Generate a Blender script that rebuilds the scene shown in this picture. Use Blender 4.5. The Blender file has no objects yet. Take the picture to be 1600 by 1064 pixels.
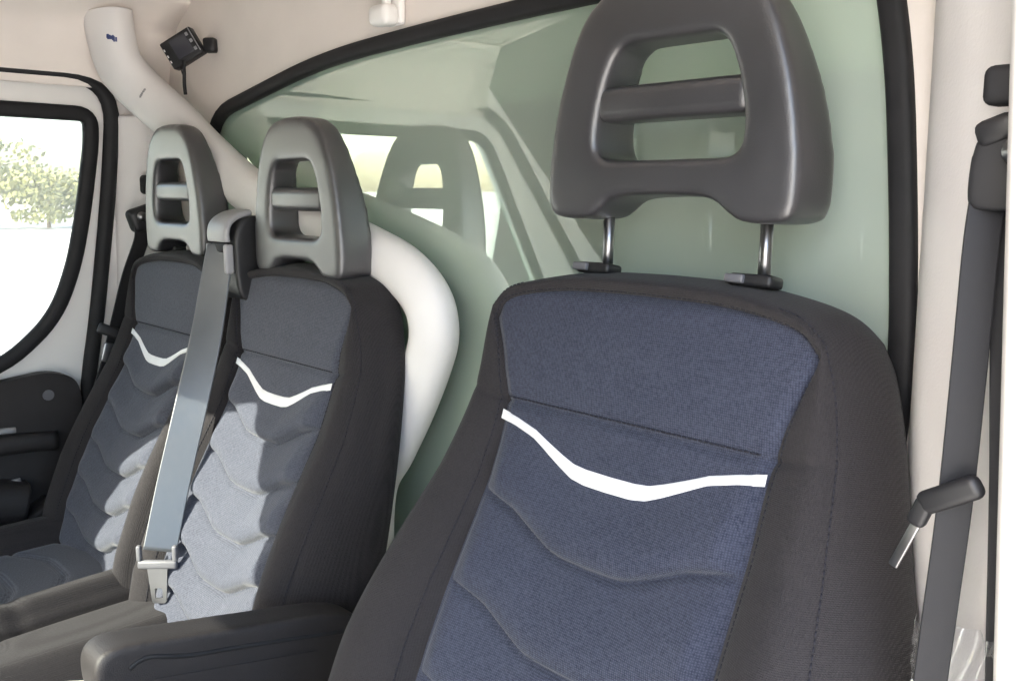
import bpy, bmesh, math, random
import numpy as np
from mathutils import Vector, Matrix
random.seed(7); np.random.seed(7)
SC = bpy.context.scene
COL = SC.collection
PI = math.pi

# ------------------------------------------------------------------ camera, sky, sun, exposure
YAW, PITCH, FPX, HZ = math.radians(46), math.radians(9), 1400.0, 298.0
cam = bpy.data.cameras.new('camera'); camo = bpy.data.objects.new('camera', cam); COL.objects.link(camo)
cam.sensor_width = 36; cam.lens = FPX/1600*36
cam.clip_start = 0.02; cam.clip_end = 3000
camo.location = (0, 0, 1.8)
camo.rotation_euler = (PI/2-PITCH, 0, YAW)
cam.shift_y = -(532-(HZ+FPX*math.tan(PITCH)))/1600
SC.camera = camo

SUN_DIR = Vector((0.095, 0.816, -0.57)).normalized()        # the way the light travels
world = bpy.data.worlds.new("World"); SC.world = world; world.use_nodes = True
nt = world.node_tree; nt.nodes.clear()
sky = nt.nodes.new('ShaderNodeTexSky'); sky.sky_type = 'NISHITA'; sky.sun_disc = False
el = math.asin(-SUN_DIR.z); to_sun = -SUN_DIR
sky.sun_elevation = el; sky.sun_rotation = math.atan2(to_sun.x, to_sun.y)
sky.air_density = 1.0; sky.dust_density = 2.5; sky.ozone_density = 1.0
bg = nt.nodes.new('ShaderNodeBackground'); bg.inputs[1].default_value = 0.15
out = nt.nodes.new('ShaderNodeOutputWorld')
nt.links.new(sky.outputs[0], bg.inputs[0]); nt.links.new(bg.outputs[0], out.inputs[0])
sl = bpy.data.lights.new('sun', 'SUN'); sl.energy = 5.0; sl.angle = math.radians(0.5); sl.color = (1, .93, .82)
so = bpy.data.objects.new('sun', sl); COL.objects.link(so)
so.rotation_euler = SUN_DIR.to_track_quat('-Z', 'Y').to_euler(); so.location = (0, -20, 12)
SC.view_settings.view_transform = 'Standard'; SC.view_settings.look = 'None'
SC.view_settings.gamma = 1; SC.view_settings.use_curve_mapping = False
SC.view_settings.exposure = 3.1
SC.render.engine = 'CYCLES'
SC.cycles.max_bounces = 12; SC.cycles.diffuse_bounces = 6; SC.cycles.glossy_bounces = 5
SC.cycles.transparent_max_bounces = 16; SC.cycles.sample_clamp_indirect = 6

# ------------------------------------------------------------------ materials
def mat(name, col, rough=.6, spec=.5, metal=0, noise=0, nscale=40, bump=0, bscale=200, sheen=0, coat=0):
    m = bpy.data.materials.new(name); m.use_nodes = True
    n = m.node_tree; b = n.nodes['Principled BSDF']
    b.inputs['Base Color'].default_value = (*col, 1); b.inputs['Roughness'].default_value = rough
    b.inputs['Specular IOR Level'].default_value = spec; b.inputs['Metallic'].default_value = metal
    if sheen:
        b.inputs['Sheen Weight'].default_value = sheen; b.inputs['Sheen Roughness'].default_value = .5
    if coat: b.inputs['Coat Weight'].default_value = coat; b.inputs['Coat Roughness'].default_value = .34 if rough > .3 else .03
    tc = n.nodes.new('ShaderNodeTexCoord')
    if noise:
        t = n.nodes.new('ShaderNodeTexNoise'); t.inputs['Scale'].default_value = nscale; t.inputs['Detail'].default_value = 5
        n.links.new(tc.outputs['Object'], t.inputs['Vector'])
        r = n.nodes.new('ShaderNodeMapRange'); r.inputs[1].default_value = .3; r.inputs[2].default_value = .7
        r.inputs[3].default_value = 1-noise; r.inputs[4].default_value = 1+noise
        n.links.new(t.outputs[0], r.inputs[0])
        mx = n.nodes.new('ShaderNodeVectorMath'); mx.operation = 'SCALE'; mx.inputs[0].default_value = col
        n.links.new(r.outputs[0], mx.inputs['Scale']); n.links.new(mx.outputs[0], b.inputs['Base Color'])
        r2 = n.nodes.new('ShaderNodeMapRange'); r2.inputs[3].default_value = max(.05, rough-.07); r2.inputs[4].default_value = min(1, rough+.07)
        n.links.new(t.outputs[0], r2.inputs[0]); n.links.new(r2.outputs[0], b.inputs['Roughness'])
    if bump:
        t2 = n.nodes.new('ShaderNodeTexNoise'); t2.inputs['Scale'].default_value = bscale; t2.inputs['Detail'].default_value = 3
        n.links.new(tc.outputs['Object'], t2.inputs['Vector'])
        bp = n.nodes.new('ShaderNodeBump'); bp.inputs['Strength'].default_value = bump; bp.inputs['Distance'].default_value = .002
        n.links.new(t2.outputs[0], bp.inputs['Height']); n.links.new(bp.outputs[0], b.inputs['Normal'])
    return m

def fabric(name, colA, colB, pitch=.0022, amount=.5, sheen=.25, bump=.5):
    """woven cloth: two crossed sets of threads with fleck, relief from the same threads"""
    m = bpy.data.materials.new(name); m.use_nodes = True
    n = m.node_tree; L = n.links.new; b = n.nodes['Principled BSDF']
    b.inputs['Roughness'].default_value = .9; b.inputs['Specular IOR Level'].default_value = .2
    b.inputs['Sheen Weight'].default_value = sheen; b.inputs['Sheen Roughness'].default_value = .45
    tc = n.nodes.new('ShaderNodeTexCoord')
    def wave(d):
        w = n.nodes.new('ShaderNodeTexWave'); w.bands_direction = d; w.inputs['Scale'].default_value = .05*2*PI/pitch/ (2*PI) * 6.3
        w.inputs['Distortion'].default_value = 1.2; w.inputs['Detail'].default_value = 1; w.inputs['Detail Scale'].default_value = 3
        L(tc.outputs['Object'], w.inputs['Vector']); return w
    a, c = wave('X'), wave('Z')
    mul = n.nodes.new('ShaderNodeMath'); mul.operation = 'MULTIPLY'; L(a.outputs[1], mul.inputs[0]); L(c.outputs[1], mul.inputs[1])
    fl = n.nodes.new('ShaderNodeTexNoise'); fl.inputs['Scale'].default_value = .75/pitch; fl.inputs['Detail'].default_value = 2
    L(tc.outputs['Object'], fl.inputs['Vector'])
    big = n.nodes.new('ShaderNodeTexNoise'); big.inputs['Scale'].default_value = 9; big.inputs['Detail'].default_value = 4
    L(tc.outputs['Object'], big.inputs['Vector'])
    add = n.nodes.new('ShaderNodeMath'); add.operation = 'MULTIPLY_ADD'; L(fl.outputs[0], add.inputs[0]); add.inputs[1].default_value = 1.6; L(mul.outputs[0], add.inputs[2])
    rg = n.nodes.new('ShaderNodeMapRange'); rg.inputs[1].default_value = .55; rg.inputs[2].default_value = 1.45
    rg.inputs[3].default_value = .5-amount/2; rg.inputs[4].default_value = .5+amount/2
    L(add.outputs[0], rg.inputs[0])
    ad2 = n.nodes.new('ShaderNodeMath'); ad2.operation = 'MULTIPLY_ADD'; L(big.outputs[0], ad2.inputs[0]); ad2.inputs[1].default_value = .25
    L(rg.outputs[0], ad2.inputs[2])
    sb = n.nodes.new('ShaderNodeMath'); sb.operation = 'SUBTRACT'; L(ad2.outputs[0], sb.inputs[0]); sb.inputs[1].default_value = .125
    mx = n.nodes.new('ShaderNodeMix'); mx.data_type = 'RGBA'; mx.inputs[6].default_value = (*colA, 1); mx.inputs[7].default_value = (*colB, 1)
    L(sb.outputs[0], mx.inputs[0]); L(mx.outputs[2], b.inputs['Base Color'])
    bp = n.nodes.new('ShaderNodeBump'); bp.inputs['Strength'].default_value = bump; bp.inputs['Distance'].default_value = .0008
    L(add.outputs[0], bp.inputs['Height']); L(bp.outputs[0], b.inputs['Normal'])
    return m

def glass(name, tint, ior=1.5, rough=0.0, body=None, body_mix=0, gain=1.0, gcol=(.93, 1, .95), base_refl=0.0):
    """thin pane: tinted transparency under a Fresnel reflection (and, for film or painted haze, a share of milky body)"""
    m = bpy.data.materials.new(name); m.use_nodes = True
    n = m.node_tree; n.nodes.clear(); L = n.links.new
    o = n.nodes.new('ShaderNodeOutputMaterial')
    tr = n.nodes.new('ShaderNodeBsdfTransparent'); tr.inputs[0].default_value = (*tint, 1)
    base = tr.outputs[0]
    if body:
        df = n.nodes.new('ShaderNodeBsdfDiffuse'); df.inputs[0].default_value = (*body, 1)
        m2 = n.nodes.new('ShaderNodeMixShader'); m2.inputs[0].default_value = body_mix
        L(tr.outputs[0], m2.inputs[1]); L(df.outputs[0], m2.inputs[2]); base = m2.outputs[0]
    gl = n.nodes.new('ShaderNodeBsdfGlossy'); gl.inputs['Roughness'].default_value = rough; gl.inputs[0].default_value = (*gcol, 1)
    fr = n.nodes.new('ShaderNodeFresnel'); fr.inputs[0].default_value = ior
    ms = n.nodes.new('ShaderNodeMixShader'); sc_ = n.nodes.new('ShaderNodeMath'); sc_.operation = 'MULTIPLY_ADD'; sc_.inputs[1].default_value = gain; sc_.inputs[2].default_value = base_refl
    L(fr.outputs[0], sc_.inputs[0]); L(sc_.outputs[0], ms.inputs[0]); L(base, ms.inputs[1]); L(gl.outputs[0], ms.inputs[2])
    L(ms.outputs[0], o.inputs[0])
    return m

M = dict(
    lining=mat('wall lining', (.78, .722, .675), .75, .3, noise=.05, nscale=6, bump=.12, bscale=260),
    roof=mat('roof cloth', (.60, .55, .51), .9, .2, noise=.06, nscale=25, bump=.3, bscale=500),
    paint=mat('white paint', (.78, .765, .745), .35, .5, noise=.03, nscale=5),
    pillar=mat('pillar trim plastic', (.77, .745, .735), .6, .4, noise=.05, nscale=7, bump=.15, bscale=350),
    beam=mat('beam cover', (.72, .70, .69), .55, .4, noise=.04, nscale=8, bump=.06, bscale=150),
    rubber=mat('black rubber', (.014, .014, .0155), .65, .3, noise=.2, nscale=30, bump=.1),
    trim=mat('dark grained trim', (.020, .0175, .018), .55, .4, noise=.12, nscale=12, bump=.35, bscale=700),
    head=mat('moulded headrest skin', (.027, .026, .029), .42, .9, noise=.12, nscale=14, bump=.2, bscale=800, coat=.65),
    silver=mat('grey plastic', (.26, .26, .27), .4, .5, noise=.06, nscale=12, bump=.1, bscale=600),
    greyp=mat('dark grey plastic', (.11, .11, .12), .45, .5, noise=.08, nscale=20),
    blackp=mat('black plastic', (.012, .012, .0135), .48, .45, noise=.15, nscale=20),
    chrome=mat('steel', (.27, .27, .28), .30, .5, metal=1, noise=.05, nscale=30),
    sticker=mat('sticker', (.70, .68, .68), .4), ink=mat('blue ink', (.05, .07, .2), .5),
    screen=mat('screen glass', (.05, .05, .06), .15, .6), dash=mat('dashboard skin', (.02, .02, .021), .6, .4, noise=.1, nscale=8),
    floor=mat('floor mat', (.06, .058, .055), .9, .2, noise=.2, nscale=18, bump=.4),
    cover=mat('pale patch sheet', (.66, .66, .67), .6, .3, noise=.08, nscale=14, bump=.4, bscale=30),
    web=mat('belt webbing', (.009, .0095, .012), .6, .3, noise=.06, nscale=60, bump=.12, bscale=1500, sheen=.08),
    web_skylit=mat('skylit belt webbing', (.048, .055, .066), .38, .9, noise=.06, nscale=60, bump=.08, bscale=1500, sheen=.3),  # coloured paler than the other belts to stand for skylight
    piping=mat('white piping', (.70, .70, .71), .5, .4, noise=.04, nscale=60, bump=.15, bscale=1400), thread=mat('dark thread', (.018, .018, .024), .8, .2),
    seatside=fabric('dark seat cloth', (.0130, .0117, .0127), (.030, .0272, .0288), .0016, .7, .06),
    seatblue=fabric('blue grey seat cloth', (.0140, .0165, .0305), (.050, .056, .082), .0022, .85, .15),
    seatblue_paled=fabric('light-paled seat cloth', (.0235, .0265, .038), (.077, .082, .105), .0022, .7, .15),  # driver panel cloth again, greyed in colour for the passenger-side light
    sideglass=glass('side glass', (.93, .96, .94), 1.45, 0, (.8, .8, .78), .28),  # white body painted in as glare haze over the outside view
    rearglass=glass('green rear glass', (.60, .74, .63), 1.55, .004, (.43, .49, .435), .85, .28, (.90, .98, .91), .125),
    body=mat('box body panel', (.50, .52, .48), .5, .4, noise=.05, nscale=3),
    ground=mat('pale concrete', (.52, .50, .47), .9, .2, noise=.15, nscale=.6, bump=.3, bscale=12),
    carwhite=mat('white car paint', (.78, .78, .78), .25, .5, coat=.5), carglass=mat('dark car glass', (.03, .035, .04), .1, .6),
    tyre=mat('tyre rubber', (.02, .02, .02), .8), bark=mat('bark', (.12, .085, .06), .9, noise=.3, nscale=4),
    leaf=mat('leaf', (.17, .17, .065), .6, .3, noise=.4, nscale=.9),
)

# ------------------------------------------------------------------ helpers
def tag(o, label=None, cat=None, group=None, kind=None):
    if label: o['label'] = label
    if cat: o['category'] = cat
    if group: o['group'] = group
    if kind: o['kind'] = kind
    return o
def empty(name, loc=(0, 0, 0), rot=(0, 0, 0)):
    o = bpy.data.objects.new(name, None); COL.objects.link(o); o.empty_display_size = .05
    o.location = loc; o.rotation_euler = rot
    return o
def link(name, me, m=None, parent=None, smooth=True):
    o = bpy.data.objects.new(name, me); COL.objects.link(o)
    if m: me.materials.append(m)
    if smooth:
        for p in me.polygons: p.use_smooth = True
    if parent: o.parent = parent
    return o
def mesh(name, v, f, m=None, parent=None, smooth=True):
    me = bpy.data.meshes.new(name); me.from_pydata([tuple(map(float, p)) for p in v], [], f); me.update()
    return link(name, me, m, parent, smooth)
def apply_mods(o):
    dg = bpy.context.evaluated_depsgraph_get(); dg.update()
    me = bpy.data.meshes.new_from_object(o.evaluated_get(dg)); old = o.data; o.modifiers.clear(); o.data = me
    me.name = o.name
    for p in me.polygons: p.use_smooth = True
    return o
def soften(o, voxel=.004, iters=10, fac=.5):
    r = o.modifiers.new('r', 'REMESH'); r.mode = 'VOXEL'; r.voxel_size = voxel
    if iters:
        s = o.modifiers.new('s', 'SMOOTH'); s.factor = fac; s.iterations = iters
    return apply_mods(o)
def merge(parts):
    V, F = [], []
    for v, f in parts:
        k = len(V); V += list(v); F += [tuple(i+k for i in q) for q in f]
    return V, F
def boxvf(c, s, R=None):
    V = []
    for z in (-1, 1):
        for y in (-1, 1):
            for x in (-1, 1):
                p = Vector((x*s[0]/2, y*s[1]/2, z*s[2]/2))
                if R: p = R @ p
                V.append((p.x+c[0], p.y+c[1], p.z+c[2]))
    return V, [(0, 2, 3, 1), (4, 5, 7, 6), (0, 1, 5, 4), (2, 6, 7, 3), (0, 4, 6, 2), (1, 3, 7, 5)]
def rbox(name, c, s, m, parent=None, rot=None, bev=.003, seg=3):
    v, f = boxvf((0, 0, 0), s)
    o = mesh(name, v, f, m, parent)
    bm = bmesh.new(); bm.from_mesh(o.data)
    bmesh.ops.bevel(bm, geom=bm.edges[:], offset=min(bev, min(s)*.45), segments=seg, profile=.5, affect='EDGES')
    R = rot.to_4x4() if rot else Matrix.Identity(4)
    bm.transform(Matrix.Translation(c) @ R)
    bm.to_mesh(o.data); bm.free()
    for p in o.data.polygons: p.use_smooth = True
    return o
def catmull(P, n=8, closed=False):
    P = [np.array(p, float) for p in P]; N = len(P); out = []
    rng = range(N) if closed else range(N-1)
    for i in rng:
        if closed: p0, p1, p2, p3 = P[(i-1) % N], P[i], P[(i+1) % N], P[(i+2) % N]
        else: p0, p1, p2, p3 = P[max(i-1, 0)], P[i], P[i+1], P[min(i+2, N-1)]
        for k in range(n):
            t = k/n
            out.append(.5*((2*p1)+(-p0+p2)*t+(2*p0-5*p1+4*p2-p3)*t*t+(-p0+3*p1-3*p2+p3)*t**3))
    if not closed: out.append(P[-1])
    return np.array(out)
def sweep(P, prof, up, closed=False, cap=True, scale=None):
    """profile (list of (a,b)) along P; a runs along the side direction, b along the surface normal up(i)"""
    P = np.array(P, float); N = len(P); V = []; F = []; K = len(prof)
    for i in range(N):
        a, b = P[(i-1) % N if closed else max(i-1, 0)], P[(i+1) % N if closed else min(i+1, N-1)]
        t = (b-a)/(np.linalg.norm(b-a)+1e-12)
        u = np.array(up(i) if callable(up) else up, float); u = u-t*np.dot(u, t); u /= np.linalg.norm(u)+1e-12
        s = np.cross(t, u)
        k_ = 1 if scale is None else scale[i]
        for (x, y) in prof: V.append(P[i]+(s*x+u*y)*k_)
    for i in range(N if closed else N-1):
        j = (i+1) % N
        for k in range(K):
            l = (k+1) % K; F.append((i*K+k, i*K+l, j*K+l, j*K+k))
    if cap and not closed:
        F.append(tuple(range(K-1, -1, -1))); F.append(tuple((N-1)*K+k for k in range(K)))
    return V, F
def ell(a, b, n=12, p=2.0):
    o = []
    for k in range(n):
        t = 2*PI*k/n; c, s = math.cos(t), math.sin(t)
        o.append((a*math.copysign(abs(c)**(2/p), c), b*math.copysign(abs(s)**(2/p), s)))
    return o
def tube(name, P, r, m, parent=None, n=10):
    P = np.array(P, float); t = P[-1]-P[0]; up = (0, 0, 1) if abs(t[2]) < .8*np.linalg.norm(t) else (0, 1, 0)
    v, f = sweep(P, ell(r, r, n), up); return mesh(name, v, f, m, parent)
def plate(name, outer, holes, thick, fn, m, parent=None, res=1, bevel=0):
    """flat outline with holes, given thickness, mapped into place by fn(a,b,depth)"""
    cu = bpy.data.curves.new(name, 'CURVE'); cu.dimensions = '2D'; cu.fill_mode = 'BOTH'; cu.extrude = thick/2
    for loop in [outer]+holes:
        sp = cu.splines.new('POLY'); sp.points.add(len(loop)-1); sp.use_cyclic_u = True
        for p, q in zip(sp.points, loop): p.co = (q[0], q[1], 0, 1)
    tmp = bpy.data.objects.new(name, cu); COL.objects.link(tmp)
    dg = bpy.context.evaluated_depsgraph_get(); dg.update()
    me = bpy.data.meshes.new_from_object(tmp.evaluated_get(dg))
    bpy.data.objects.remove(tmp); bpy.data.curves.remove(cu)
    bm = bmesh.new(); bm.from_mesh(me); bmesh.ops.remove_doubles(bm, verts=bm.verts, dist=1e-5)
    for v in bm.verts: v.co = fn(v.co.x, v.co.y, v.co.z)
    bmesh.ops.recalc_face_normals(bm, faces=bm.faces); bm.to_mesh(me); bm.free(); me.name = name; me.materials.clear()
    return link(name, me, m, parent, smooth=False)
def rounded(pts, r, n=6):
    """polygon with its corners rounded; r may be a number or one per corner"""
    out = []; N = len(pts)
    for i in range(N):
        p0, p1, p2 = np.array(pts[i-1], float), np.array(pts[i], float), np.array(pts[(i+1) % N], float)
        a = p0-p1; b = p2-p1; la, lb = np.linalg.norm(a), np.linalg.norm(b); rr = r if np.isscalar(r) else r[i]
        rr = min(rr, la*.49, lb*.49)
        q0, q2 = p1+a/la*rr, p1+b/lb*rr
        for k in range(n+1):
            t = k/n; out.append(tuple((1-t)**2*q0+2*t*(1-t)*p1+t*t*q2))
    return out
def dup(root):
    r = root.copy(); COL.objects.link(r)
    for ch in list(root.children):
        c = ch.copy(); COL.objects.link(c); c.parent = r
        for g in ch.children:
            d = g.copy(); COL.objects.link(d); d.parent = c
    return r
def sstep(a, b, x):
    t = np.clip((np.asarray(x, float)-a)/(b-a), 0, 1); return t*t*(3-2*t)

# ================================================================== SETTING
g = mesh('ground', [(-900, -900, 0), (900, -900, 0), (900, 900, 0), (-900, 900, 0)], [(0, 1, 2, 3)], M['ground'], smooth=False)
tag(g, kind='structure')

# ================================================================== VAN CAB
cab = empty('van_cab', (-1.07, .2, 0))
tag(cab, 'pale lined interior of a van cab around the three seats, with windows, door and ceiling', 'van cab')
CO = Vector(cab.location)
def C(v): return [tuple(np.array(p, float)-np.array(CO)) for p in v]
def cabpart(name, v, f, m, smooth=True, parent=None): return mesh(name, C(v), f, m, parent or cab, smooth)
def sideX(z):                                            # inside face of the passenger side, leaning in towards the roof
    return -2.0 + .05*max(0, (z-1.4))/.65 if z > 1.4 else -2.0 - .02*(1.4-z)
def onside(off): return lambda a, b, d: Vector((sideX(b)+off+d-CO.x, a-CO.y, b-CO.z))
ZF = .55                                                  # cab floor level
# passenger side wall with the door opening
door_open = rounded([(-.62, .62), (.60, .62), (.655, 1.39), (.68, 1.53), (.716, 1.80), (.735, 2.03), (.52, 2.03), (-.10, 2.035), (-.62, 1.42)], [.1, .1, .3, .2, .2, .10, .2, .12, .1], 7)
plate('side_wall', [(-1.3, .45), (.93, .45), (.93, 2.09), (-.30, 2.09), (-1.1, 1.45), (-1.3, 1.40)], [door_open], .05, onside(-.03), M['pillar'], cab)
# rear wall with the window
RY = .845
win_out = [(-1.868, 1.18), (-1.872, 1.60), (-1.864, 1.90)]
win_loop = rounded([(-1.80, 1.12), (-1.872, 1.55), (-1.862, 1.955), (-1.42, 2.028), (-1.147, 2.040), (-.79, 2.048), (-.412, 2.045), (-.388, 1.93), (-.374, 1.786), (-.362, 1.60), (-.42, 1.12)],
                   [.08, .2, .10, .3, .2, .2, .05, .1, .15, .1, .06], 7)
win_loop = [(a*.939, 1.8+(b-1.8)*.939) for a, b in win_loop]
plate('rear_wall', [(-2.0, .45), (-.18, .45), (-.18, 2.26), (-2.0, 2.26)], [win_loop], .02, lambda a, b, d: Vector((a-CO.x, RY+.012+d-CO.y, b-CO.z)), M['lining'], cab)
# ceiling: an arched sheet with a rounded cove on the passenger side
sec = catmull([(-1.955, 2.055), (-1.945, 2.10), (-1.91, 2.148), (-1.82, 2.185), (-1.6, 2.215), (-1.07, 2.24), (-.5, 2.215), (-.28, 2.18), (-.19, 2.10)], 6)
ys = np.linspace(-.08, .905, 12); V = []; F = []
for y in ys:
    for (x, z) in sec: V.append((x, y, z - .03*max(0, -y)))
n = len(sec)
for i in range(len(ys)-1):
    for k in range(n-1): F.append((i*n+k, i*n+k+1, (i+1)*n+k+1, (i+1)*n+k))
rl = cabpart('roof_lining', V, F, M['roof'])
sm = rl.modifiers.new('s', 'SOLIDIFY'); sm.thickness = .04; sm.offset = 1; apply_mods(rl)
# pale cove strip between side wall and roof (runs along the top of the door)
cv = catmull([(-1.962, 2.02), (-1.952, 2.06), (-1.935, 2.105), (-1.905, 2.150), (-1.83, 2.195)], 6)
pr = []
V = []; F = []; yy = np.linspace(-.05, .9, 10)
for y in yy:
    for (x, z) in cv: V.append((x+.014, y, z-.012))
n = len(cv)
for i in range(len(yy)-1):
    for k in range(n-1): F.append((i*n+k, i*n+k+1, (i+1)*n+k+1, (i+1)*n+k))
o = cabpart('roof_edge_trim', V, F, M['lining']); sm = o.modifiers.new('s', 'SOLIDIFY'); sm.thickness = .01; apply_mods(o)
# moulded B pillar cover on the passenger side with its slotted belt panel
pv = [(-1.955, .73), (-1.93, .745), (-1.905, .775), (-1.90, .82), (-1.905, .87), (-1.915, .905), (-1.98, .905), (-1.985, .73)]
V = []; F = []; zs = np.linspace(.7, 1.955, 14)
for z in zs:
    for (x, y) in pv: V.append((x+(sideX(z)+1.958), y-.06*max(0, 1.75-z)*.35, z))
n = len(pv)
for i in range(len(zs)-1):
    for k in range(n): F.append((i*n+k, i*n+(k+1) % n, (i+1)*n+(k+1) % n, (i+1)*n+k))
F.append(tuple((len(zs)-1)*n+k for k in range(n)))
bp = cabpart('pillar_cover', V, F, M['pillar'], smooth=False)
bv = bp.modifiers.new('b', 'BEVEL'); bv.width = .008; bv.segments = 3; bv.limit_method = 'ANGLE'; apply_mods(bp)
bc = rbox('belt_slot_cover', (0, 0, 0), (.012, .05, .20), M['pillar'], cab, bev=.006)
bc.location = Vector((-1.903, .812, 1.83))-CO
# driver's side pillar: a folded panel, a rubber strip and the white painted flange beyond it
pp = catmull([(-.330, .850), (-.324, .826), (-.302, .788), (-.266, .753), (-.233, .727), (-.205, .70), (-.188, .672), (-.186, .655)], 5)
V = []; F = []; zs = np.linspace(.6, 2.2, 17)
def leanR(z): return -.054*(z-1.47)
for z in zs:
    for (x, y) in pp: V.append((x+leanR(z)*max(0, (.85-y)/.195), y, z))
n = len(pp)
for i in range(len(zs)-1):
    for k in range(n-1): F.append((i*n+k, i*n+k+1, (i+1)*n+k+1, (i+1)*n+k))
o = cabpart('pillar_trim', V, F, M['pillar']); sm = o.modifiers.new('s', 'SOLIDIFY'); sm.thickness = .012; sm.offset = -1; apply_mods(o)
P = [(-.178+leanR(z), .655, z) for z in np.linspace(.6, 2.15, 12)]
v, f = sweep(P, ell(.007, .007, 10), (0, -1, 0)); cabpart('door_seal', v, f, M['rubber'])
P = [(-.1185+leanR(z), .632, z) for z in np.linspace(.6, 2.15, 12)]
v, f = sweep(P, [(-.058, -.03), (.058, -.03), (.058, .012), (.05, .02), (-.05, .02), (-.058, .012)], (0, -1, 0))
cabpart('door_flange', v, f, M['paint'])
# door seal on the passenger side
dl = catmull([(p[0], p[1]) for p in door_open], 1, True)
P = [(sideX(b)+.006, a, b) for a, b in dl]
v, f = sweep(P, ell(.016, .013, 12), (1, 0, 0), closed=True); cabpart('door_seal', v, f, M['rubber'])
# passenger door
door = mesh('passenger_door', [(0, 0, 0)], [], None, cab); bpy.data.objects.remove(door)
win_side = rounded([(-.40, 1.43), (.02, 1.405), (.49, 1.437), (.600, 1.535), (.643, 1.64), (.668, 1.757), (.690, 1.90), (.690, 1.955), (.52, 1.957), (-.08, 1.955)], [.05, .3, .25, .1, .1, .1, .05, .035, .3, .06], 6)
dout = door_open
def dmap(off): return onside(off)
door = plate('passenger_door', dout, [win_side], .045, onside(-.035), M['paint'], cab)
P = [(sideX(b)-.010, a, b) for a, b in win_side]
v, f = sweep(P, ell(.0155, .012, 12, 3), (1, 0, 0), closed=True)
mesh('window_seal', C(v), f, M['rubber'], door)
plate('window_pane', win_side, [], .004, onside(-.045), M['sideglass'], door)
# dark door trim: upper insert, pull recess, armrest, lower pocket
ti = rounded([(-.55, .70), (.50, .70), (.575, 1.09), (.585, 1.16), (.615, 1.27), (.635, 1.36), (.625, 1.412), (.575, 1.432), (.46, 1.420), (.1, 1.372), (-.55, 1.34)], [.05, .1, .1, .1, .1, .06, .03, .05, .2, .2, .05], 6)
tp = plate('trim_panel', ti, [], .03, onside(.018), M['trim'], door)
bv = tp.modifiers.new('b', 'BEVEL'); bv.width = .008; bv.segments = 3; bv.limit_method = 'ANGLE'; bv.angle_limit = .9; apply_mods(tp)
for p in tp.data.polygons: p.use_smooth = False
def side_bar(name, pts, w, h, m, off):
    P = [(sideX(b)+off, a, b) for a, b in catmull(pts, 6)]
    v, f = sweep(P, ell(w, h, 14, 3), (1, 0, 0)); return mesh(name, C(v), f, m, door)
side_bar('grab_rail', [(-.5, 1.275), (.1, 1.292), (.45, 1.295), (.575, 1.286)], .020, .018, M['trim'], .036)
side_bar('chrome_strip', [(-.5, 1.312), (.1, 1.324), (.40, 1.326), (.50, 1.322)], .006, .006, M['silver'], .036)
side_bar('armrest', [(-.5, 1.13), (.2, 1.175), (.42, 1.185), (.50, 1.17)], .045, .05, M['trim'], .04)
side_bar('pocket_lip', [(-.5, 1.02), (.1, 1.05), (.40, 1.09), (.55, 1.16)], .016, .03, M['trim'], .05)
side_bar('handle_recess', [(.30, 1.208), (.40, 1.206), (.50, 1.212)], .011, .006, M['silver'], .044)
v, f = sweep([(sideX(1.38)+.03, .567, 1.383), (sideX(1.38)+.0365, .567, 1.383)], ell(.011, .011, 16), (0, 0, 1))
mesh('lock_knob', C(v), f, M['greyp'], door, smooth=False)
# rear window: rubber frame, pane
rw = empty('rear_window', Vector((-1.1, RY, 1.6))-CO); rw.parent = cab
RO = CO+Vector(rw.location)
P = [(a, RY+.0, b) for a, b in win_loop]
v, f = sweep(P, ell(.0125, .010, 14, 3), (0, -1, 0), closed=True)
mesh('rubber_seal', [tuple(np.array(p)-np.array(RO)) for p in v], f, M['rubber'], rw)
plate('glass_pane', win_loop, [], .005, lambda a, b, d: Vector((a, RY+.012+d, b))-RO, M['rearglass'], rw)
# sun-shaping windscreen mask, dashboard and floor (what the sun comes past and the rear glass mirrors)
def scr(a, b, d):                                         # windscreen plane leaning back
    return Vector((a, -.06-1.05*(2.13-b)+d*.7, b))-CO
scr_open = rounded([(-1.57, 1.34), (-1.575, 1.66), (-1.60, 1.775), (-1.755, 1.80), (-1.735, 1.93), (-1.60, 1.984), (-1.36, 2.05), (-1.30, 1.995), (-1.208, 1.918), (-1.19, 1.858), (-.30, 1.858), (-.22, 1.70), (-.22, 1.34)],
                   [.04, .03, .03, .02, .03, .03, .012, .02, .03, .015, .06, .1, .06], 5)  # opening outline made up to cut the sun patch and shade the cushion
plate('windscreen_sun_mask', [(-2.03, 1.22), (-2.0, 1.7), (-1.95, 2.16), (-1.07, 2.27), (-.19, 2.16), (-.13, 1.7), (-.10, 1.22)], [scr_open], .05, scr, M['trim'], cab)
plate('windscreen', scr_open, [], .004, scr, M['sideglass'], cab)
db = catmull([(-1.35, .6), (-1.25, 1.25), (-1.0, 1.335), (-.62, 1.31), (-.52, 1.22), (-.55, .95), (-.62, .6)], 5)
V = []; F = []; xs = np.linspace(-1.97, -.16, 10)
for x in xs:
    for (y, z) in db: V.append((x, y, z))
n = len(db)
for i in range(len(xs)-1):
    for k in range(n-1): F.append((i*n+k, i*n+k+1, (i+1)*n+k+1, (i+1)*n+k))
cabpart('dashboard', V, F, M['dash'])
v, f = boxvf((-1.08, -.2, ZF), (1.84, 2.2, .04)); cabpart('cab_floor', v, f, M['floor'], False)
v, f = boxvf((-1.10, .40, ZF+.16), (1.7, .9, .28)); cabpart('seat_base', v, f, M['floor'], False)

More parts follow.
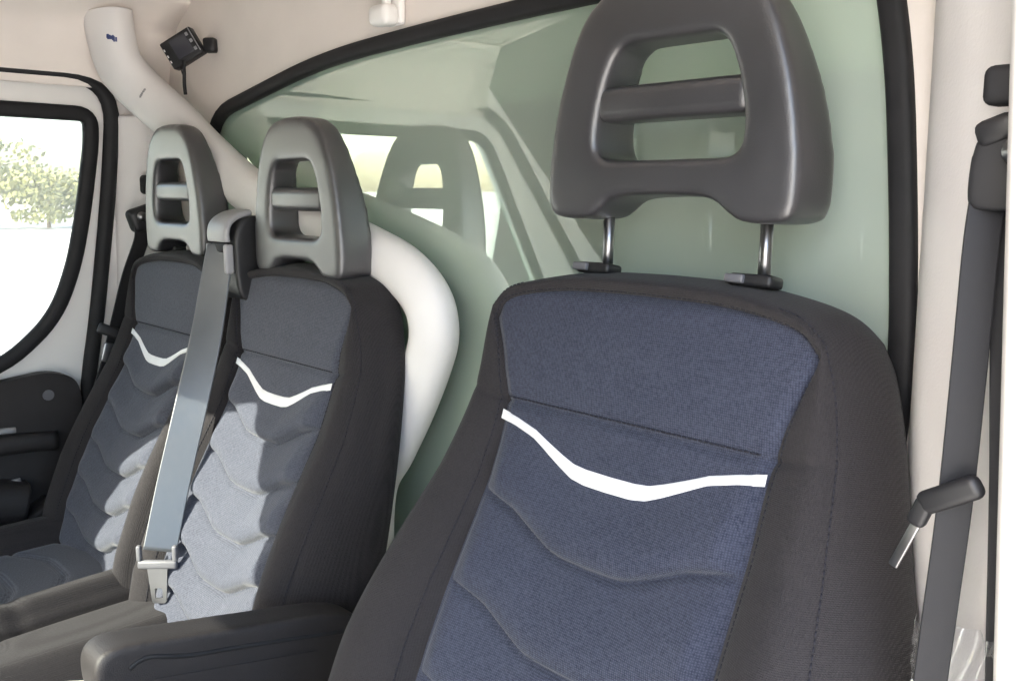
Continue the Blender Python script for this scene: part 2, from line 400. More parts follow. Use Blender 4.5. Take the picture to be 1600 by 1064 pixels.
# load body behind the cab, its front panel seen through the rear glass
bx = rbox('box_body', (0, 0, 0), (2.1, 2.6, 2.1), M['body'], None, bev=.03); bx.location = (-1.07, 2.62, 1.75)
tag(bx, 'pale load body standing right behind the green rear window', 'van body')

# ================================================================== DIAGONAL BEAM
path = catmull([(-1.87, 0.703, 2.145), (-1.867, 0.706, 2.096), (-1.868, 0.718, 2.049), (-1.857, 0.737, 2.016), (-1.83, 0.757, 1.984), (-1.785, 0.77, 1.954), (-1.733, 0.78, 1.921), (-1.637, 0.79, 1.863), (-1.481, 0.795, 1.792), (-1.273, 0.795, 1.744), (-1.132, 0.795, 1.709), (-1.049, 0.795, 1.683), (-0.997, 0.795, 1.645), (-0.983, 0.795, 1.6), (-0.999, 0.795, 1.552), (-1.034, 0.79, 1.48), (-1.072, 0.785, 1.414), (-1.118, 0.78, 1.333), (-1.13, .78, 1.15), (-1.15, .78, .85)], 8)
bo = path[0]
v, f = sweep(path-bo, ell(.040, .030, 24, 2.4), (.35, -1, 0), scale=np.interp(np.linspace(0, 1, len(path)), [0, .25, .5, 1], [1.25, 1.16, .96, .86]))
beam = mesh('diagonal_beam', v, f, M['beam']); beam.location = bo
tag(beam, 'thick pale padded beam sweeping down from the roof corner behind the two passenger headrests', 'beam')

# ================================================================== SEATS
REC = math.radians(11.6)
def seat_root(name, x, y, z):
    o = empty(name, (x, y, z)); return o
def wc(v): return np.interp(v, [-.66, -.55, -.47, -.38, -.28, -.19, -.10, .06], [.058, .070, .068, .052, .030, .010, 0, 0])
PB = [(.174, -.62), (.172, -.47), (.168, -.36), (.165, -.26), (.164, -.18), (.166, -.11), (.181, -.052), (.199, -.012)]
PT = [(.199, -.012), (.183, .0085), (.150, .0195), (.09, .028), (0, .030)]
OB = [(.255, -.65), (.292, -.56), (.305, -.47), (.300, -.38), (.280, -.28), (.256, -.18), (.240, -.10), (.229, -.055), (.217, -.017), (.202, .010)]
OT = [(.202, .010), (.178, .028), (.138, .0385), (.08, .046), (0, .048)]
OBB = [(.205, -.65), (.217, -.56), (.222, -.47), (.223, -.38), (.223, -.28), (.219, -.18), (.211, -.10), (.201, -.055), (.188, -.017), (.1737, .010)]
def resamp(P, n):
    P = catmull(P, 10); d = np.r_[0, np.cumsum(np.linalg.norm(np.diff(P, axis=0), axis=1))]
    t = np.linspace(0, d[-1], n); return np.c_[np.interp(t, d, P[:, 0]), np.interp(t, d, P[:, 1])]
def gshape(u, sw):                                        # the wave each quilted seam follows
    a = np.abs(u)/sw
    return np.interp(a, [0, .030, .048, .066, .085, .11, .14, .17, .2], [-.046, -.0455, -.043, -.036, -.0275, -.016, -.008, -.002, 0])
def bench_scale(P, sw): return [(p[0]*sw, p[1]) for p in P]
def make_back(root, sw, seams, mcenter, tilt):
    """backrest: quilted centre panel, side cloth wrapping to the back, piping, stitching"""
    back = empty('backrest'); back.parent = root; back.rotation_euler = (-REC, 0, 0)
    NV, NU = 230, 110; th = .100 if sw == 1 else .070
    R = resamp(bench_scale(PB, sw), NV); T = resamp(bench_scale(PT, sw), NU//2+1)
    Ro = resamp(OB if sw == 1 else OBB, NV); To = resamp(bench_scale(OT, sw), NU//2+1)
    Lf = R*[-1, 1]; Lo = Ro*[-1, 1]
    top = np.r_[T*[-1, 1], T[::-1][1:]]; topo = np.r_[To*[-1, 1], To[::-1][1:]]
    nu = len(top)
    bot = np.c_[np.linspace(Lf[0, 0], R[0, 0], nu), np.full(nu, R[0, 1])]
    s = np.linspace(0, 1, nu)[None, :, None]; t = np.linspace(0, 1, NV)[:, None, None]
    G = (1-s)*Lf[:, None, :]+s*R[:, None, :]+(1-t)*bot[None]+t*top[None] \
        - ((1-s)*(1-t)*Lf[0]+s*(1-t)*R[0]+(1-s)*t*Lf[-1]+s*t*R[-1])
    U, Vv = G[..., 0], G[..., 1]
    edge = np.minimum.reduce([np.abs(U-np.interp(Vv, R[:, 1], -R[:, 0])), np.abs(np.interp(Vv, R[:, 1], R[:, 0])-U), np.maximum(.03-Vv, 0)*1.0+.0])
    def edgerise(u, v):
        b = np.interp(v, R[:, 1], R[:, 0]); return .018*sstep(-.10, -.36, v)*np.clip(np.abs(u)/b, 0, 1)**3
    def surf(u, v, e):
        w = wc(v)+edgerise(u, v)
        w = w-.006*np.exp(-(e/.007)**2)
        w = w-.0045*np.exp(-((v+.102)/.004)**2)           # straight seam
        w = w+.004*np.clip(sstep(0, .035, v+.102), 0, 1)*sstep(.04, -.03, v)
        gs = gshape(u, sw); q = v-gs
        below = sstep(-.125, -.14, q)
        ks = [-.115]+list(seams)
        for k in ks[1:]:
            w = w-.0065*np.exp(-((q-k)/.0036)**2)*sstep(0.0, .012, e)
        for k0, k1 in zip(ks[:-1], ks[1:]):
            fr = np.clip((k0-q)/(k0-k1), 0, 1)
            w = w+.0135*np.where((fr > 0) & (fr < 1), np.sin(PI*fr**1.9)**.8, 0)*sstep(.0, .03, e)
        return w
    W = surf(U, Vv, edge)
    vs = np.stack([U, -W, Vv], -1).reshape(-1, 3)
    F = [(i*nu+k, i*nu+k+1, (i+1)*nu+k+1, (i+1)*nu+k) for i in range(NV-1) for k in range(nu-1)]
    mesh('centre_panel', vs, F, mcenter, back)
    # side cloth: ring from panel edge, over the bolster, round the side to the back
    Bd = np.r_[Lf, top[1:-1], R[::-1]]; Od = np.r_[Lo, topo[1:-1], Ro[::-1]]
    wB = np.r_[W[:, 0], W[-1, 1:-1], W[::-1, -1]]
    D = np.linalg.norm(Od-Bd, axis=1)
    NR = 22; rows = []
    bol = .006+(.052 if sw == 1 else .024)*sstep(-.06, -.40, Bd[:, 1])
    roll = np.minimum(.045, D*.75)
    for r in np.linspace(0, 1, NR):
        p = Bd*(1-r)+Od*r
        w = wB*(1-r)+(wc(p[:, 1]))*r + .004*min(1, r*8) + bol*math.sin(PI*min(1, r*.93))**.9 - roll*max(0, (r-.45)/.55)**2.2
        w = w-.0035*np.exp(-((r-.76)/.04)**2)*sstep(.03, .05, D)
        rows.append(np.c_[p[:, 0], -w, p[:, 1]])
    wl = -rows[-1][:, 1]
    nrm = Od/ (np.linalg.norm(Od-np.array([0, -.3]), axis=1)[:, None])
    out = (Od-np.array([0, -.25])); out = out/np.linalg.norm(out, axis=1)[:, None]
    for r in np.linspace(.12, 1, 9):
        p = Od+out*.010*math.sin(PI*min(1, r*.8)); w = wl*(1-r)-th*r
        rows.append(np.c_[p[:, 0], -w, p[:, 1]])
    for r, wd in ((.06, -th-.008), (.2, -th-.012), (.5, -th-.014), (1, -th-.014)):
        p = Od*(1-r)+np.array([0, -.25])*r*np.ones_like(Od)
        rows.append(np.c_[p[:, 0], np.full(len(p), -wd), p[:, 1]])
    nb = len(Bd); vs = np.concatenate(rows)
    F = [(i*nb+k+1, i*nb+k, (i+1)*nb+k, (i+1)*nb+k+1) for i in range(len(rows)-1) for k in range(nb-1)]
    mesh('side_cloth', vs, F, M['seatside'], back)
    # white piping following the wave
    us = np.linspace(-.1655*sw, .1655*sw, 90); V = []; F = []
    for u in us:
        v0 = -.115+gshape(u, sw); h = .0052+.0042*float(sstep(.12*sw, .02, abs(u)))
        for k, a in enumerate(np.linspace(-1, 1, 7)):
            v_ = v0+a*h; w = float(wc(v_)+edgerise(u, v_))+(.0034*math.sqrt(max(0, 1-a*a))-.0008)*float(sstep(.166*sw, .150*sw, abs(u)))
            V.append((u, -w, v_))
    F = [(i*7+k, i*7+k+1, (i+1)*7+k+1, (i+1)*7+k) for i in range(len(us)-1) for k in range(6)]
    mesh('piping', V, F, M['piping'], back)
    # stitching: dashes along the panel edge, the straight seam and the bolster seam
    parts = []
    def dashes(P, step=.006, l=.0042, r=.0008):
        P = np.array(P); d = np.r_[0, np.cumsum(np.linalg.norm(np.diff(P, axis=0), axis=1))]
        x = 0
        while x+l < d[-1]:
            a = np.array([np.interp(x, d, P[:, j]) for j in range(3)]); b = np.array([np.interp(x+l, d, P[:, j]) for j in range(3)])
            parts.append(sweep([a, (a+b)/2+np.array([0, -.0004, 0]), b], ell(r, r, 5), (0, -1, 0))); x += step
    us = np.linspace(-.16*sw, .16*sw, 60)
    dashes([(u, -(float(wc(-.100)+edgerise(u, -.100))+.001), -.0975) for u in us])
    j = int(NR*.76)
    dashes(rows[j][8:NV+14]+np.array([0, -.0006, 0])); dashes(rows[j][len(rows[j])-NV-14:-8]+np.array([0, -.0006, 0]))
    dashes(rows[2][8:]+np.array([0, -.0002, 0]))
    v, f = merge(parts); mesh('stitching', v, f, M['thread'], back)
    return back
def make_headrest(back, sw, vb, posts=True, du=-.008):
    """moulded H-shaped headrest, bottom at height vb along the backrest; posts and guides below"""
    h = empty('headrest', (du, -.022, vb)); h.parent = back; h.rotation_euler = (REC*(1.0 if sw < 1 else .8), 0, 0)
    k = 1.045 if sw == 1 else sw; th = .074 if sw == 1 else .060; hx = .004 if sw == 1 else 0
    half = [(.050, .020), (.066, .013), (.082, .001), (.098, -.003), (.130, -.001), (.140, .012), (.1415, .05), (.135, .10), (.124, .145), (.109, .185), (.090, .212), (.062, .229), (.03, .235), (0, .236)]
    half = [(a*k, b) for a, b in half]
    outl = catmull([(0, .0225)]+half, 5)
    loop = [tuple(p) for p in outl]+[(-p[0], p[1]) for p in outl[::-1][1:-1]]
    hole = rounded([(-.084*k+hx, .057), (.084*k+hx, .057), (.083*k+hx, .10), (.073*k+hx, .140), (.058*k+hx, .171), (-.058*k+hx, .171), (-.073*k+hx, .140), (-.083*k+hx, .10)], [.022, .022, .03, .05, .028, .028, .05, .03], 6)
    sh = plate('shell', loop, [hole], th, lambda a, b, d: Vector((a, .015+(th/2+d)*(1-.35*float(sstep(.06, .24, b))), b)), M['head'], h)
    soften(sh, .0034, 30, .5)
    bar = rbox('crossbar', (hx, .041, .114), (.172*k, .044, .035), M['head'], h, bev=.011, seg=5)
    pz = .096*sw
    for sx in (-1, 1):
        p = tube('post', [(sx*pz, .062, .02), (sx*pz, .062, .04-vb-.02)], .0062, M['chrome'], h, 14)
        gd = rbox('post_guide', (sx*pz+du, .034, .0560), (.046, .026, .012), M['blackp'], back, bev=.004)
        if posts: rbox('release_button', (sx*pz+du-.014, .0205, .0562), (.020, .008, .0085), M['greyp'], gd, bev=.002)
    return h
def make_cushion(root, W, y0, y1, z, depth, mside, mcenter, rl=.035, rr=.035, pw=.6):
    """seat cushion in the seat's own frame; raised side rolls, quilted middle"""
    cu = empty('cushion', (0, 0, z)); cu.parent = root
    NX, NY = 81, 90
    xs = np.linspace(-1, 1, NX); yv = np.linspace(0, 1, NY)
    def top(x, t):
        a = abs(x); r = (rl if x < 0 else rr)
        h = r*float(sstep(pw-.06, pw+.22, a))*(1 - float(sstep(.86, 1.0, a))**2*.9)
        y = y0+(y1-y0)*t
        h -= .055*float(sstep(.16, 0, t))**2
        if a < pw+.02:
            for k in range(5):
                yc = y0+.10+.085*k-gshape(x*W*.55, .6)*1.4; h -= .006*math.exp(-((y-yc)/.006)**2)
            h -= .006*math.exp(-((a-pw)/.02)**2)
        h += .003*math.sin(9*y+3*x)*float(sstep(.4, .8, a)) - .004*math.exp(-((y-(y0+y1)/2-.03*x)/.012)**2)*float(sstep(.6, .85, a))
        return h
    Vt = [[(x*W, y0+(y1-y0)*t, top(x, t)) for x in xs] for t in yv]
    i0 = next(i for i, x in enumerate(xs) if x >= -pw-1e-6); i1 = max(i for i, x in enumerate(xs) if x <= pw+1e-6)
    V = [p for r in Vt for p in r[i0:i1+1]]; n = i1-i0+1
    mesh('centre_panel', V, [(i*n+k, i*n+k+1, (i+1)*n+k+1, (i+1)*n+k) for i in range(NY-1) for k in range(n-1)], mcenter, cu)
    parts = []
    for a, b in ((0, i0), (i1, NX-1)):
        rows = []
        for r in Vt:
            q = list(r[a:b+1]); sgn = -1 if a == 0 else 1
            e = q[0] if a == 0 else q[-1]
            wall = [(e[0]+sgn*.006*math.sin(PI*s/4), e[1], e[2]-depth*(s/4)) for s in (1, 2, 3, 4)]
            rows.append((wall[::-1]+q) if a == 0 else (q+wall))
        n = len(rows[0]); V = [p for r in rows for p in r]
        parts.append((V, [(i*n+k, i*n+k+1, (i+1)*n+k+1, (i+1)*n+k) for i in range(NY-1) for k in range(n-1)]))
    fr = [Vt[0], [(p[0], p[1]-.02, p[2]-.03) for p in Vt[0]], [(p[0], p[1]-.02, -depth) for p in Vt[0]]]
    n = NX; parts.append(([p for r in fr for p in r], [(i*n+k, (i+1)*n+k, (i+1)*n+k+1, i*n+k+1) for i in range(2) for k in range(n-1)]))
    bk = [Vt[-1], [(p[0], p[1]+.004, -depth) for p in Vt[-1]]]
    parts.append(([p for r in bk for p in r], [(k, k+1, n+k+1, n+k) for k in range(n-1)]))
    v, f = merge(parts); mesh('side_cloth', v, f, mside, cu)
    return cu

drv = seat_root('cab_chair', -.548, .70, 1.668)
tag(drv, 'large blue and black cloth driver seat with raised dark headrest, nearest the camera', 'seat')
b1 = make_back(drv, 1.0, (-.200, -.300, -.400, -.50), M['seatblue'], 0)
make_headrest(b1, 1.0, .104, True, .009)
make_cushion(drv, .26, -.62, -.10, -.50, .12, M['seatside'], M['seatblue'])
# driver armrest (folds on the seat side)
ar = empty('armrest', (-.405, 0, 0)); ar.parent = drv
prof = [(.292, 1.300), (.291, 1.330), (.302, 1.345), (.33, 1.3455), (.393, 1.333), (.47, 1.318), (.60, 1.288), (.64, 1.24), (.62, 1.17), (.40, 1.19), (.31, 1.22)]
prof = [(y-.70, z-1.668-.026) for y, z in catmull(prof, 4, True)]
a = plate('arm_body', [(p[0], p[1]) for p in prof], [], .052, lambda p, q, d: Vector((d, p, q)), M['trim'], ar)
soften(a, .003, 22)
gp = [(.325, 1.318), (.345, 1.3235), (.393, 1.308), (.47, 1.292), (.60, 1.262)]
v, f = sweep([(.0255, y-.70, z-1.668-.024) for y, z in catmull(gp, 6)], ell(.0032, .0025, 8), (1, 0, 0)); mesh('groove', v, f, M['rubber'], ar)
ins = rounded([(.357-.70, 1.21-1.668), (.348-.70, 1.297-1.668), (.56-.70, 1.252-1.668), (.56-.70, 1.19-1.668)], [.02, .008, .01, .02], 5)
plate('side_inset', ins, [], .008, lambda p, q, d: Vector((.024+d, p, q-.024)), M['trim'], ar)

mid = seat_root('cab_chair', -1.2235, .711, 1.638)
tag(mid, 'middle passenger seat of light-paled blue grey and black cloth, beside the curved white beam', 'seat', 'passenger seats')
SW = .86
bseams = (-.178, -.256, -.331, -.402, -.470, -.54)
b2 = make_back(mid, SW, bseams, M['seatblue_paled'], 0)
make_headrest(b2, .885, .031, False, .009)
outer = dup(mid)
# dup() goes two levels; the headrest pieces sit one level deeper
def redo(src, dst):
    for s, d in zip([c for c in src.children], [c for c in dst.children]):
        for g, e in zip(s.children, d.children):
            for q in g.children:
                z = q.copy(); COL.objects.link(z); z.parent = e
redo(mid, outer)
outer.location = (-1.665, .711, 1.638)
for c in outer.children:
    for h in c.children:
        if h.name.startswith('headrest'): h.location.z += .012
tag(outer, 'outer passenger seat of light-paled blue grey and black cloth next to the door, farthest from the camera', 'seat', 'passenger seats')

make_cushion(mid, .205, -.66, -.11, -.552, .14, M['seatside'], M['seatblue_paled'], .062, .05, .28)
make_cushion(outer, .205, -.66, -.11, -.505, .14, M['seatside'], M['seatblue_paled'])

# ================================================================== BELTS
def ribbon(name, P, width, side, m, parent=None, th=.0018, ribs=6, rib=.0007):
    n = 25; prof = []
    for k in range(n): 
        x = -1+2*k/(n-1); prof.append((x*width/2, th/2+rib*math.cos(x*PI*ribs)))
    prof += [(p[0], -th/2) for p in prof[::-1]]
    P = np.array(P, float); sd = np.array(side, float)
    V = []; F = []; K = len(prof)
    for i in range(len(P)):
        t = P[min(i+1, len(P)-1)]-P[max(i-1, 0)]; t /= np.linalg.norm(t)
        s = sd if sd.ndim == 1 else np.array([np.interp(i/(len(P)-1), np.linspace(0, 1, len(sd)), sd[:, j]) for j in range(3)])
        s = s-t*np.dot(s, t); s /= np.linalg.norm(s); nn = np.cross(s, t)
        for (x, y) in prof: V.append(P[i]+s*x+nn*y)
    for i in range(len(P)-1):
        for k in range(K):
            l = (k+1) % K; F.append((i*K+k, i*K+l, (i+1)*K+l, (i+1)*K+k))
    F.append(tuple(range(K-1, -1, -1))); F.append(tuple((len(P)-1)*K+k for k in range(K)))
    return mesh(name, V, F, m, parent)
# middle belt: outlet tower between the passenger seats, webbing down to the tongue
mb = empty('middle_seat_belt', (-1.394, .68, 1.64))
tag(mb, 'skylit grey seat belt running down between the two passenger seats from a silver outlet', 'seat belt')
O = np.array(mb.location)
tw = [(.693, -.008), (.688, .055), (.690, .090), (.702, .112), (.722, .119), (.745, .112), (.752, .06), (.75, .0), (.72, -.02)]
tw = [(y-.68, z) for y, z in catmull(tw, 4, True)]
t_ = plate('outlet_tower', tw, [], .072, lambda p, q, d: Vector((.002+d, p, q)), M['blackp'], mb); soften(t_, .003, 6)
fc = catmull([(.681, .078), (.680, .092), (.686, .108), (.702, .119), (.724, .124)], 5)
P = [(-.005, y-.68, z) for y, z in fc]
v, f = sweep(P, ell(.034, .006, 14, 4), lambda i: (0, -.8, .6)); mesh('outlet_cover', v, f, M['silver'], mb)
rbox('slot', (-.005, .683-.68, .068), (.054, .010, .016), M['rubber'], mb, bev=.003)
for sx in (-1, 1):
    rbox('slot_cheek', (-.005+sx*.031, .681-.68, .050), (.009, .016, .048), M['silver'], mb, bev=.004)
P = catmull([(-1.400, .684, 1.712), (-1.390, .664, 1.645), (-1.377, .640, 1.568), (-1.362, .60, 1.455), (-1.350, .56, 1.342), (-1.334, .526, 1.246)], 10)-O
ribbon('webbing', P, .050, [(.85, .5, 0), (.7, .7, 0), (.35, .93, 0), (.35, .93, 0)], M['web_skylit'], mb)
tg = np.array([-1.338, .523, 1.236])-O
RT = Matrix.Rotation(.80, 3, 'Z'); sd = np.array([math.cos(.80), math.sin(.80), 0]); fw = np.array([math.sin(.80), -math.cos(.80), 0])
rbox('tongue_grip', tuple(tg+np.array([0, 0, -.012])), (.062, .010, .014), M['greyp'], mb, rot=RT, bev=.004)
for sx in (-1, 1): rbox('tongue_ear', tuple(tg+sd*sx*.028+np.array([0, 0, .006])), (.008, .009, .026), M['greyp'], mb, rot=RT, bev=.003)
tl = tg+fw*.002+np.array([0, 0, -.045])
plate('tongue_blade', rounded([(-.016, .03), (.016, .03), (.011, -.03), (-.011, -.03)], .005, 4), [rounded([(-.006, -.005), (.006, -.005), (.006, -.022), (-.006, -.022)], .002, 3)], .003,
      lambda a, b, d: Vector(tl+sd*a+fw*d+np.array([0, 0, b])), M['chrome'], mb)
# passenger belt on the far pillar
pb = empty('passenger_seat_belt', (-1.893, .755, 1.745))
tag(pb, 'dark seat belt hanging on the far door pillar behind the outer passenger seat', 'seat belt')
O = np.array(pb.location)
rbox('anchor', (0.012, 0, 0), (.03, .07, .05), M['blackp'], pb, rot=Matrix.Rotation(.3, 3, 'X'), bev=.012, seg=4)
v, f = sweep([(.024, -.012, .002), (.032, -.012, .002)], ell(.010, .010, 12), (0, 0, 1)); mesh('anchor_bolt', v, f, M['chrome'], pb)
P = catmull([(-1.882, .748, 1.735), (-1.880, .745, 1.70), (-1.878, .715, 1.627), (-1.876, .686, 1.536), (-1.876, .662, 1.458), (-1.878, .64, 1.38), (-1.88, .62, 1.2)], 8)-O
ribbon('webbing', P, .048, (-.55, .83, 0), M['web'], pb)
rbox('sliding_guide', tuple(np.array([-1.866, .668, 1.515])-O), (.012, .06, .022), M['blackp'], pb, rot=Matrix.Rotation(-.45, 3, 'X'), bev=.005)
rbox('tongue', tuple(np.array([-1.862, .655, 1.475])-O), (.006, .022, .040), M['chrome'], pb, rot=Matrix.Rotation(-.3, 3, 'X'), bev=.004)
# driver belt on the near pillar
nb = empty('driver_seat_belt', (-.204, .655, 1.815))
tag(nb, 'dark seat belt with two straps hanging on the near pillar beside the driver seat', 'seat belt')
O = np.array((-.208, .655, 1.815))
an = [(-.021, -.020), (-.019, .012), (-.010, .026), (.004, .030), (.014, .022), (.016, -.010), (.010, -.026), (-.012, -.028)]
a = plate('anchor', [tuple(p) for p in catmull(an, 4, True)], [], .032, lambda p, q, d: Vector((p, d, q)), M['blackp'], nb); soften(a, .0022, 6)
ca = rbox('anchor_cap', (-.006, -.008, .024), (.026, .022, .018), M['blackp'], nb, rot=Matrix.Rotation(-.35, 3, 'Y'), bev=.006)
v, f = sweep([(.010, -.017, .010), (.010, -.024, .010)], ell(.009, .009, 14), (0, 0, 1)); mesh('anchor_bolt', v, f, M['chrome'], nb)
P = catmull([(-.222, .648, 1.797), (-.222, .642, 1.76), (-.2225, .640, 1.68), (-.2245, .640, 1.59), (-.229, .640, 1.50), (-.2325, .640, 1.43), (-.238, .64, 1.30), (-.245, .64, 1.05)], 8)-O
ribbon('front_strap', P+np.array([.004, 0, 0]), .0225, [(1, .75, 0), (1, .55, 0), (1, .6, 0)], M['web'], nb)
P = catmull([(-.206, .662, 1.797), (-.204, .664, 1.70), (-.197, .664, 1.60), (-.190, .664, 1.48), (-.18, .664, 1.30), (-.17, .664, 1.05)], 8)-O
ribbon('rear_strap', P, .020, (1, .5, 0), M['web'], nb)
tp_ = np.array([-.2215, .632, 1.592])-O
rbox('tongue_grip', tuple(tp_), (.046, .013, .017), M['blackp'], nb, rot=Matrix.Rotation(-.55, 3, 'Y'), bev=.0065, seg=4)
rbox('tongue_collar', tuple(tp_+np.array([-.0185, 0, -.017])), (.013, .012, .022), M['blackp'], nb, rot=Matrix.Rotation(.35, 3, 'Y'), bev=.004)
rbox('tongue_blade', tuple(tp_+np.array([-.028, -.001, -.044])), (.007, .003, .040), M['chrome'], nb, rot=Matrix.Rotation(.38, 3, 'Y'), bev=.0012)

# pale sheet added to draw the white patch on the middle cushion, only its edge shows above the armrest front
V = []; N = 24
for a in range(N):
    for b in range(N):
        x, y = a/(N-1)-.5, b/(N-1)-.5
        V.append((x*.30, y*.22, .010+.006*math.sin(9*x+4*y)+.004*math.cos(14*y-6*x)))
ps = mesh('pale_patch_sheet', V, [(a*N+b, (a+1)*N+b, (a+1)*N+b+1, a*N+b+1) for a in range(N-1) for b in range(N-1)], M['cover'])
sm = ps.modifiers.new('s', 'SOLIDIFY'); sm.thickness = .0015; apply_mods(ps); ps.location = (-1.14, .30, 1.098)
tag(ps, 'pale sheet added for the white patch on the middle seat cushion behind the armrest front', 'sheet')

# buckle strap lying on the outer cushion
P = catmull([(-1.60, .60, 1.150), (-1.64, .585, 1.152), (-1.69, .562, 1.145), (-1.735, .552, 1.142)], 6)
bs = mesh('buckle_strap', *sweep(P-P[0], ell(.011, .003, 10, 3), (0, 0, 1)), M['blackp']); bs.location = P[0]
tag(bs, 'short black buckle strap lying on the outer passenger cushion against its backrest', 'strap')

# ================================================================== SMALL FITTINGS
mon = empty('control_unit', (-1.745, .800, 2.071)); mon.rotation_euler = (0, -.52, .75)
tag(mon, 'small black electronic control box tilted on the pale wall above the rear window', 'control box')
rbox('case', (0, -.010, 0), (.085, .030, .068), M['blackp'], mon, bev=.004)
rbox('display', (.004, -.0265, .002), (.044, .003, .048), M['screen'], mon, bev=.001)
rbox('edge_strip', (.039, -.0265, .002), (.0022, .003, .060), M['silver'], mon, bev=.0008)
for k, (x, z) in enumerate(((.029, .020), (.031, .002), (.031, -.018))): rbox('button', (x, -.0268, z), (.007, .003, .008), M['silver'], mon, bev=.001)
for z in (.014, -.002, -.016): rbox('indicator_lamp', (-.038, -.0262, z), (.003, .002, .006), M['sticker'], mon, bev=.0005)
rbox('mounting_bracket', (.058, .004, -.022), (.030, .030, .034), M['blackp'], mon, rot=Matrix.Rotation(.5, 3, 'Y'), bev=.006)
mon.scale = (.81, .81, .81)
Rm = mon.rotation_euler.to_matrix().inverted()
def down(P): return [tuple(Rm @ Vector(p)) for p in P]
P = catmull(down([(.022, -.016, -.030), (.026, -.018, -.060), (.024, -.018, -.085), (.025, -.017, -.108)]), 6); v, f = sweep(P, ell(.0045, .0045, 8), (0, 1, 0)); mesh('cable', v, f, M['rubber'], mon)
P = catmull(down([(.004, -.016, -.030), (.012, -.018, -.052), (.022, -.018, -.066)]), 6); v, f = sweep(P, ell(.0013, .0013, 6), (0, 1, 0)); mesh('thin_wire', v, f, M['rubber'], mon)

hk = empty('coat_hook', (-1.116, RY-.002, 2.068))
tag(hk, 'small white plastic coat hook on the pale wall above the rear window', 'coat hook')
rbox('hook_plate', (0, -.006, .015), (.040, .012, .085), M['paint'], hk, bev=.005)
rbox('hook_lip', (-.004, -.024, -.014), (.046, .030, .030), M['paint'], hk, bev=.010, seg=4)
rbox('hook_stem', (.006, -.026, .026), (.012, .012, .06), M['paint'], hk, bev=.004)

def bumper(name, loc, s, label):
    o = rbox(name, (0, 0, 0), s, M['rubber'], None, bev=min(s)*.28, seg=4); o.location = loc
    return tag(o, label, 'stopper', 'black rubber stoppers on the pillars')
bumper('rubber_stopper', (-1.895, .775, 1.812), (.03, .034, .040), 'small black rubber stopper on the far pillar just above the passenger belt anchor')
bumper('rubber_stopper', (-.2115, .655, 1.868), (.022, .024, .026), 'black rubber stopper on the near pillar just above the driver belt anchor')
# printed marks on the beam
def on_beam(pts, name, m, th=.0012):
    parts = []
    for (p, size) in pts:
        ok, loc, nr, _ = beam.closest_point_on_mesh(Vector(p)-beam.location)
        t = Vector((0, 1, 0)); t = (t-nr*t.dot(nr)).normalized(); q = Matrix((t, nr.cross(t), nr)).transposed()
        parts.append(boxvf(loc+nr*.0004, (size[0], size[1], th), q))
    v, f = merge(parts); return mesh(name, v, f, m, beam, smooth=False)
marks = []
for k in range(9):
    y = .656+.0040*k; marks.append(((-1.80, y, 2.088-.0003*k), (.0034, .0070+.0014*((k*5) % 3))))
on_beam(marks, 'printed_mark', M['ink'])
on_beam([((-1.80, .722+.006*k, 1.982+.0024*k), (.0052, .0045)) for k in range(5)], 'printed_mark', M['silver'])

# clear plastic wrap left at the foot of the near pillar
def crumple():
    N = 26; V = []; F = []
    for i in range(N):
        for j in range(N):
            x, y = i/(N-1)-.5, j/(N-1)-.5
            h = .018*math.sin(17*x+5*y)*math.cos(13*y-7*x)+.010*math.sin(37*x-21*y)+.006*math.sin(60*y+30*x)
            V.append((x*.09, h*.45, y*.22))
    F = [(i*N+j, (i+1)*N+j, (i+1)*N+j+1, i*N+j+1) for i in range(N-1) for j in range(N-1)]
    return V, F
pw = mesh('plastic_wrap', *crumple(), glass('clear film', (.9, .9, .92), 1.6, .12, (.7, .7, .72), .08)); pw.location = (-.200, .660, 1.375)
tag(pw, 'crumpled clear plastic wrap at the foot of the near pillar behind the belt', 'plastic wrap')

# ================================================================== OUTSIDE
def leaf_crown(cx, cy, cz, rx, ry, rz, n, size):
    V = []; F = []
    blobs = [(random.gauss(0, .45), random.gauss(0, .45), random.gauss(0, .4), random.uniform(.35, .6)) for _ in range(9)]
    for _ in range(n):
        b = random.choice(blobs); d = Vector((random.gauss(0, 1), random.gauss(0, 1), random.gauss(0, 1))).normalized()*b[3]*random.uniform(.6, 1.05)
        p = Vector((cx+(b[0]+d.x)*rx, cy+(b[1]+d.y)*ry, cz+(b[2]+d.z)*rz))
        a = Vector((random.gauss(0, 1), random.gauss(0, 1), random.gauss(0, 1))).normalized(); c = a.orthogonal().normalized(); e = a.cross(c)
        p.z = p.z if p.z > .3 else .3+random.uniform(0, .5)
        s = size*random.uniform(.6, 1.3); k = len(V)
        V += [p+c*s, p+e*s*.6, p-c*s, p-e*s*.6]; F.append((k, k+1, k+2, k+3))
    return V, F
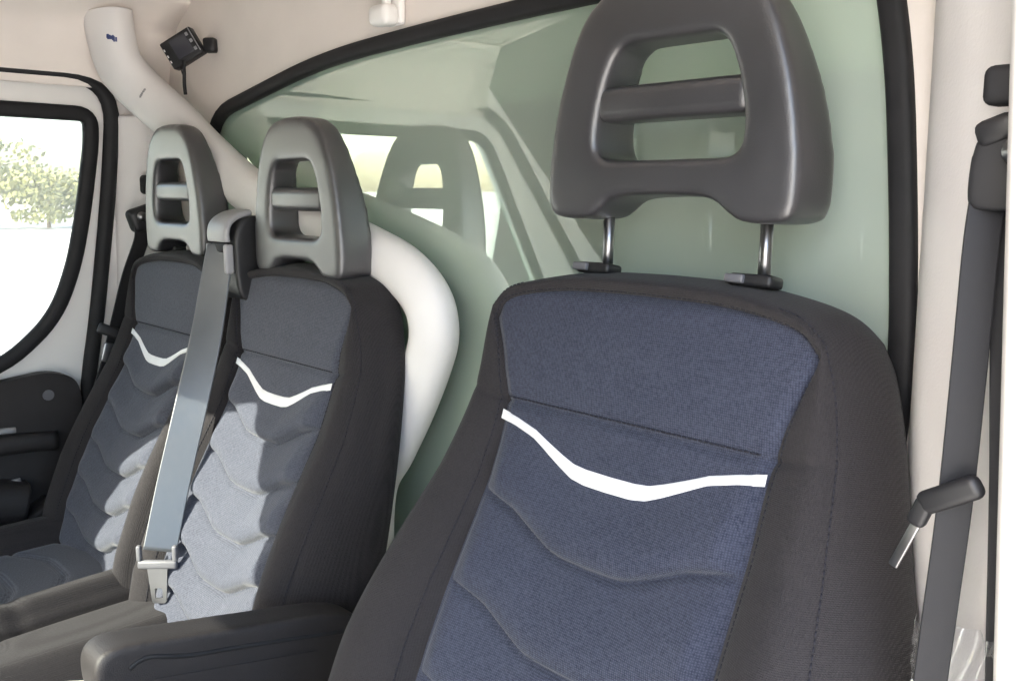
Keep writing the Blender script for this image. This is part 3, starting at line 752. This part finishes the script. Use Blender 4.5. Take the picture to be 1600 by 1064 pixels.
def tree(x, y, h, w, label, n=1500):
    t = empty('tree', (x, y, 0)); tag(t, label, 'tree', 'trees outside the van')
    v, f = leaf_crown(0, 0, h*.47, w*.5, w*.5, h*.44, n, .15*h/4); mesh('crown', v, f, M['leaf'], t, smooth=False)
    P = catmull([(0, 0, 0), (.05, .02, h*.25), (-.03, .04, h*.6)], 4); v, f = sweep(P, ell(.03*h, .03*h, 8), (0, 1, 0)); mesh('trunk', v, f, M['bark'], t)
tree(-48, 8.5, 4.4, 7.5, 'bushy pale tree seen through the far door window, at the left frame edge', 2600)
tree(-47, 14.2, 3.6, 6.5, 'bushy pale tree seen through the far door window, beside its black window seal', 2600)
tree(-52, 11.8, 4.9, 7.5, 'taller pale tree seen through the far door window, behind and between two bushier ones', 2600)
for i, x in enumerate(np.linspace(-24, 16, 9)):
    tree(x+random.uniform(-1, 1), -34+random.uniform(-2, 2), random.uniform(4.0, 5.5), 6.0, 'leafy tree in front of the van, mirrored in the rear glass', 900)
# parked cars outside, mirrored in the rear glass
def make_car():
    c = empty('parked_car'); 
    side = [(-2.1, .35), (-2.15, .75), (-1.95, .92), (-1.0, 1.0), (-.35, 1.42), (.9, 1.46), (1.6, 1.05), (2.05, .98), (2.12, .4)]
    o = plate('body', [tuple(p) for p in catmull(side, 5)], [], 1.7, lambda a, b, d: Vector((a, d*(1-.12*max(0, b-.95)/.5), b)), M['carwhite'], c); soften(o, .05, 5)
    gl = [(-.85, 1.02), (-.30, 1.36), (.85, 1.39), (1.38, 1.06)]
    for s in (-1, 1): plate('side_glass', gl, [], .02, lambda a, b, d: Vector((a, s*(.855*(1-.12*max(0, b-.95)/.5))+d, b)), M['carglass'], c)
    for x in (-1.35, 1.35):
        for s in (-1, 1):
            v, f = sweep([(x, s*.66, .33), (x, s*.88, .33)], ell(.33, .33, 24), (0, 0, 1)); mesh('wheel', v, f, M['tyre'], c)
    return c
car = make_car()
tag(car, 'white parked car in front of the van, mirrored in the rear glass', 'car', 'parked cars mirrored in the glass')
spots = [(-10.5, -16), (-5.6, -16.6), (-.8, -16), (4.2, -16.4), (-15.5, -17)]
for i, (x, y) in enumerate(spots):
    c = car if i == 0 else dup(car)
    c.location = (x, y, 0); c.rotation_euler = (0, 0, .08*((i % 3)-1))
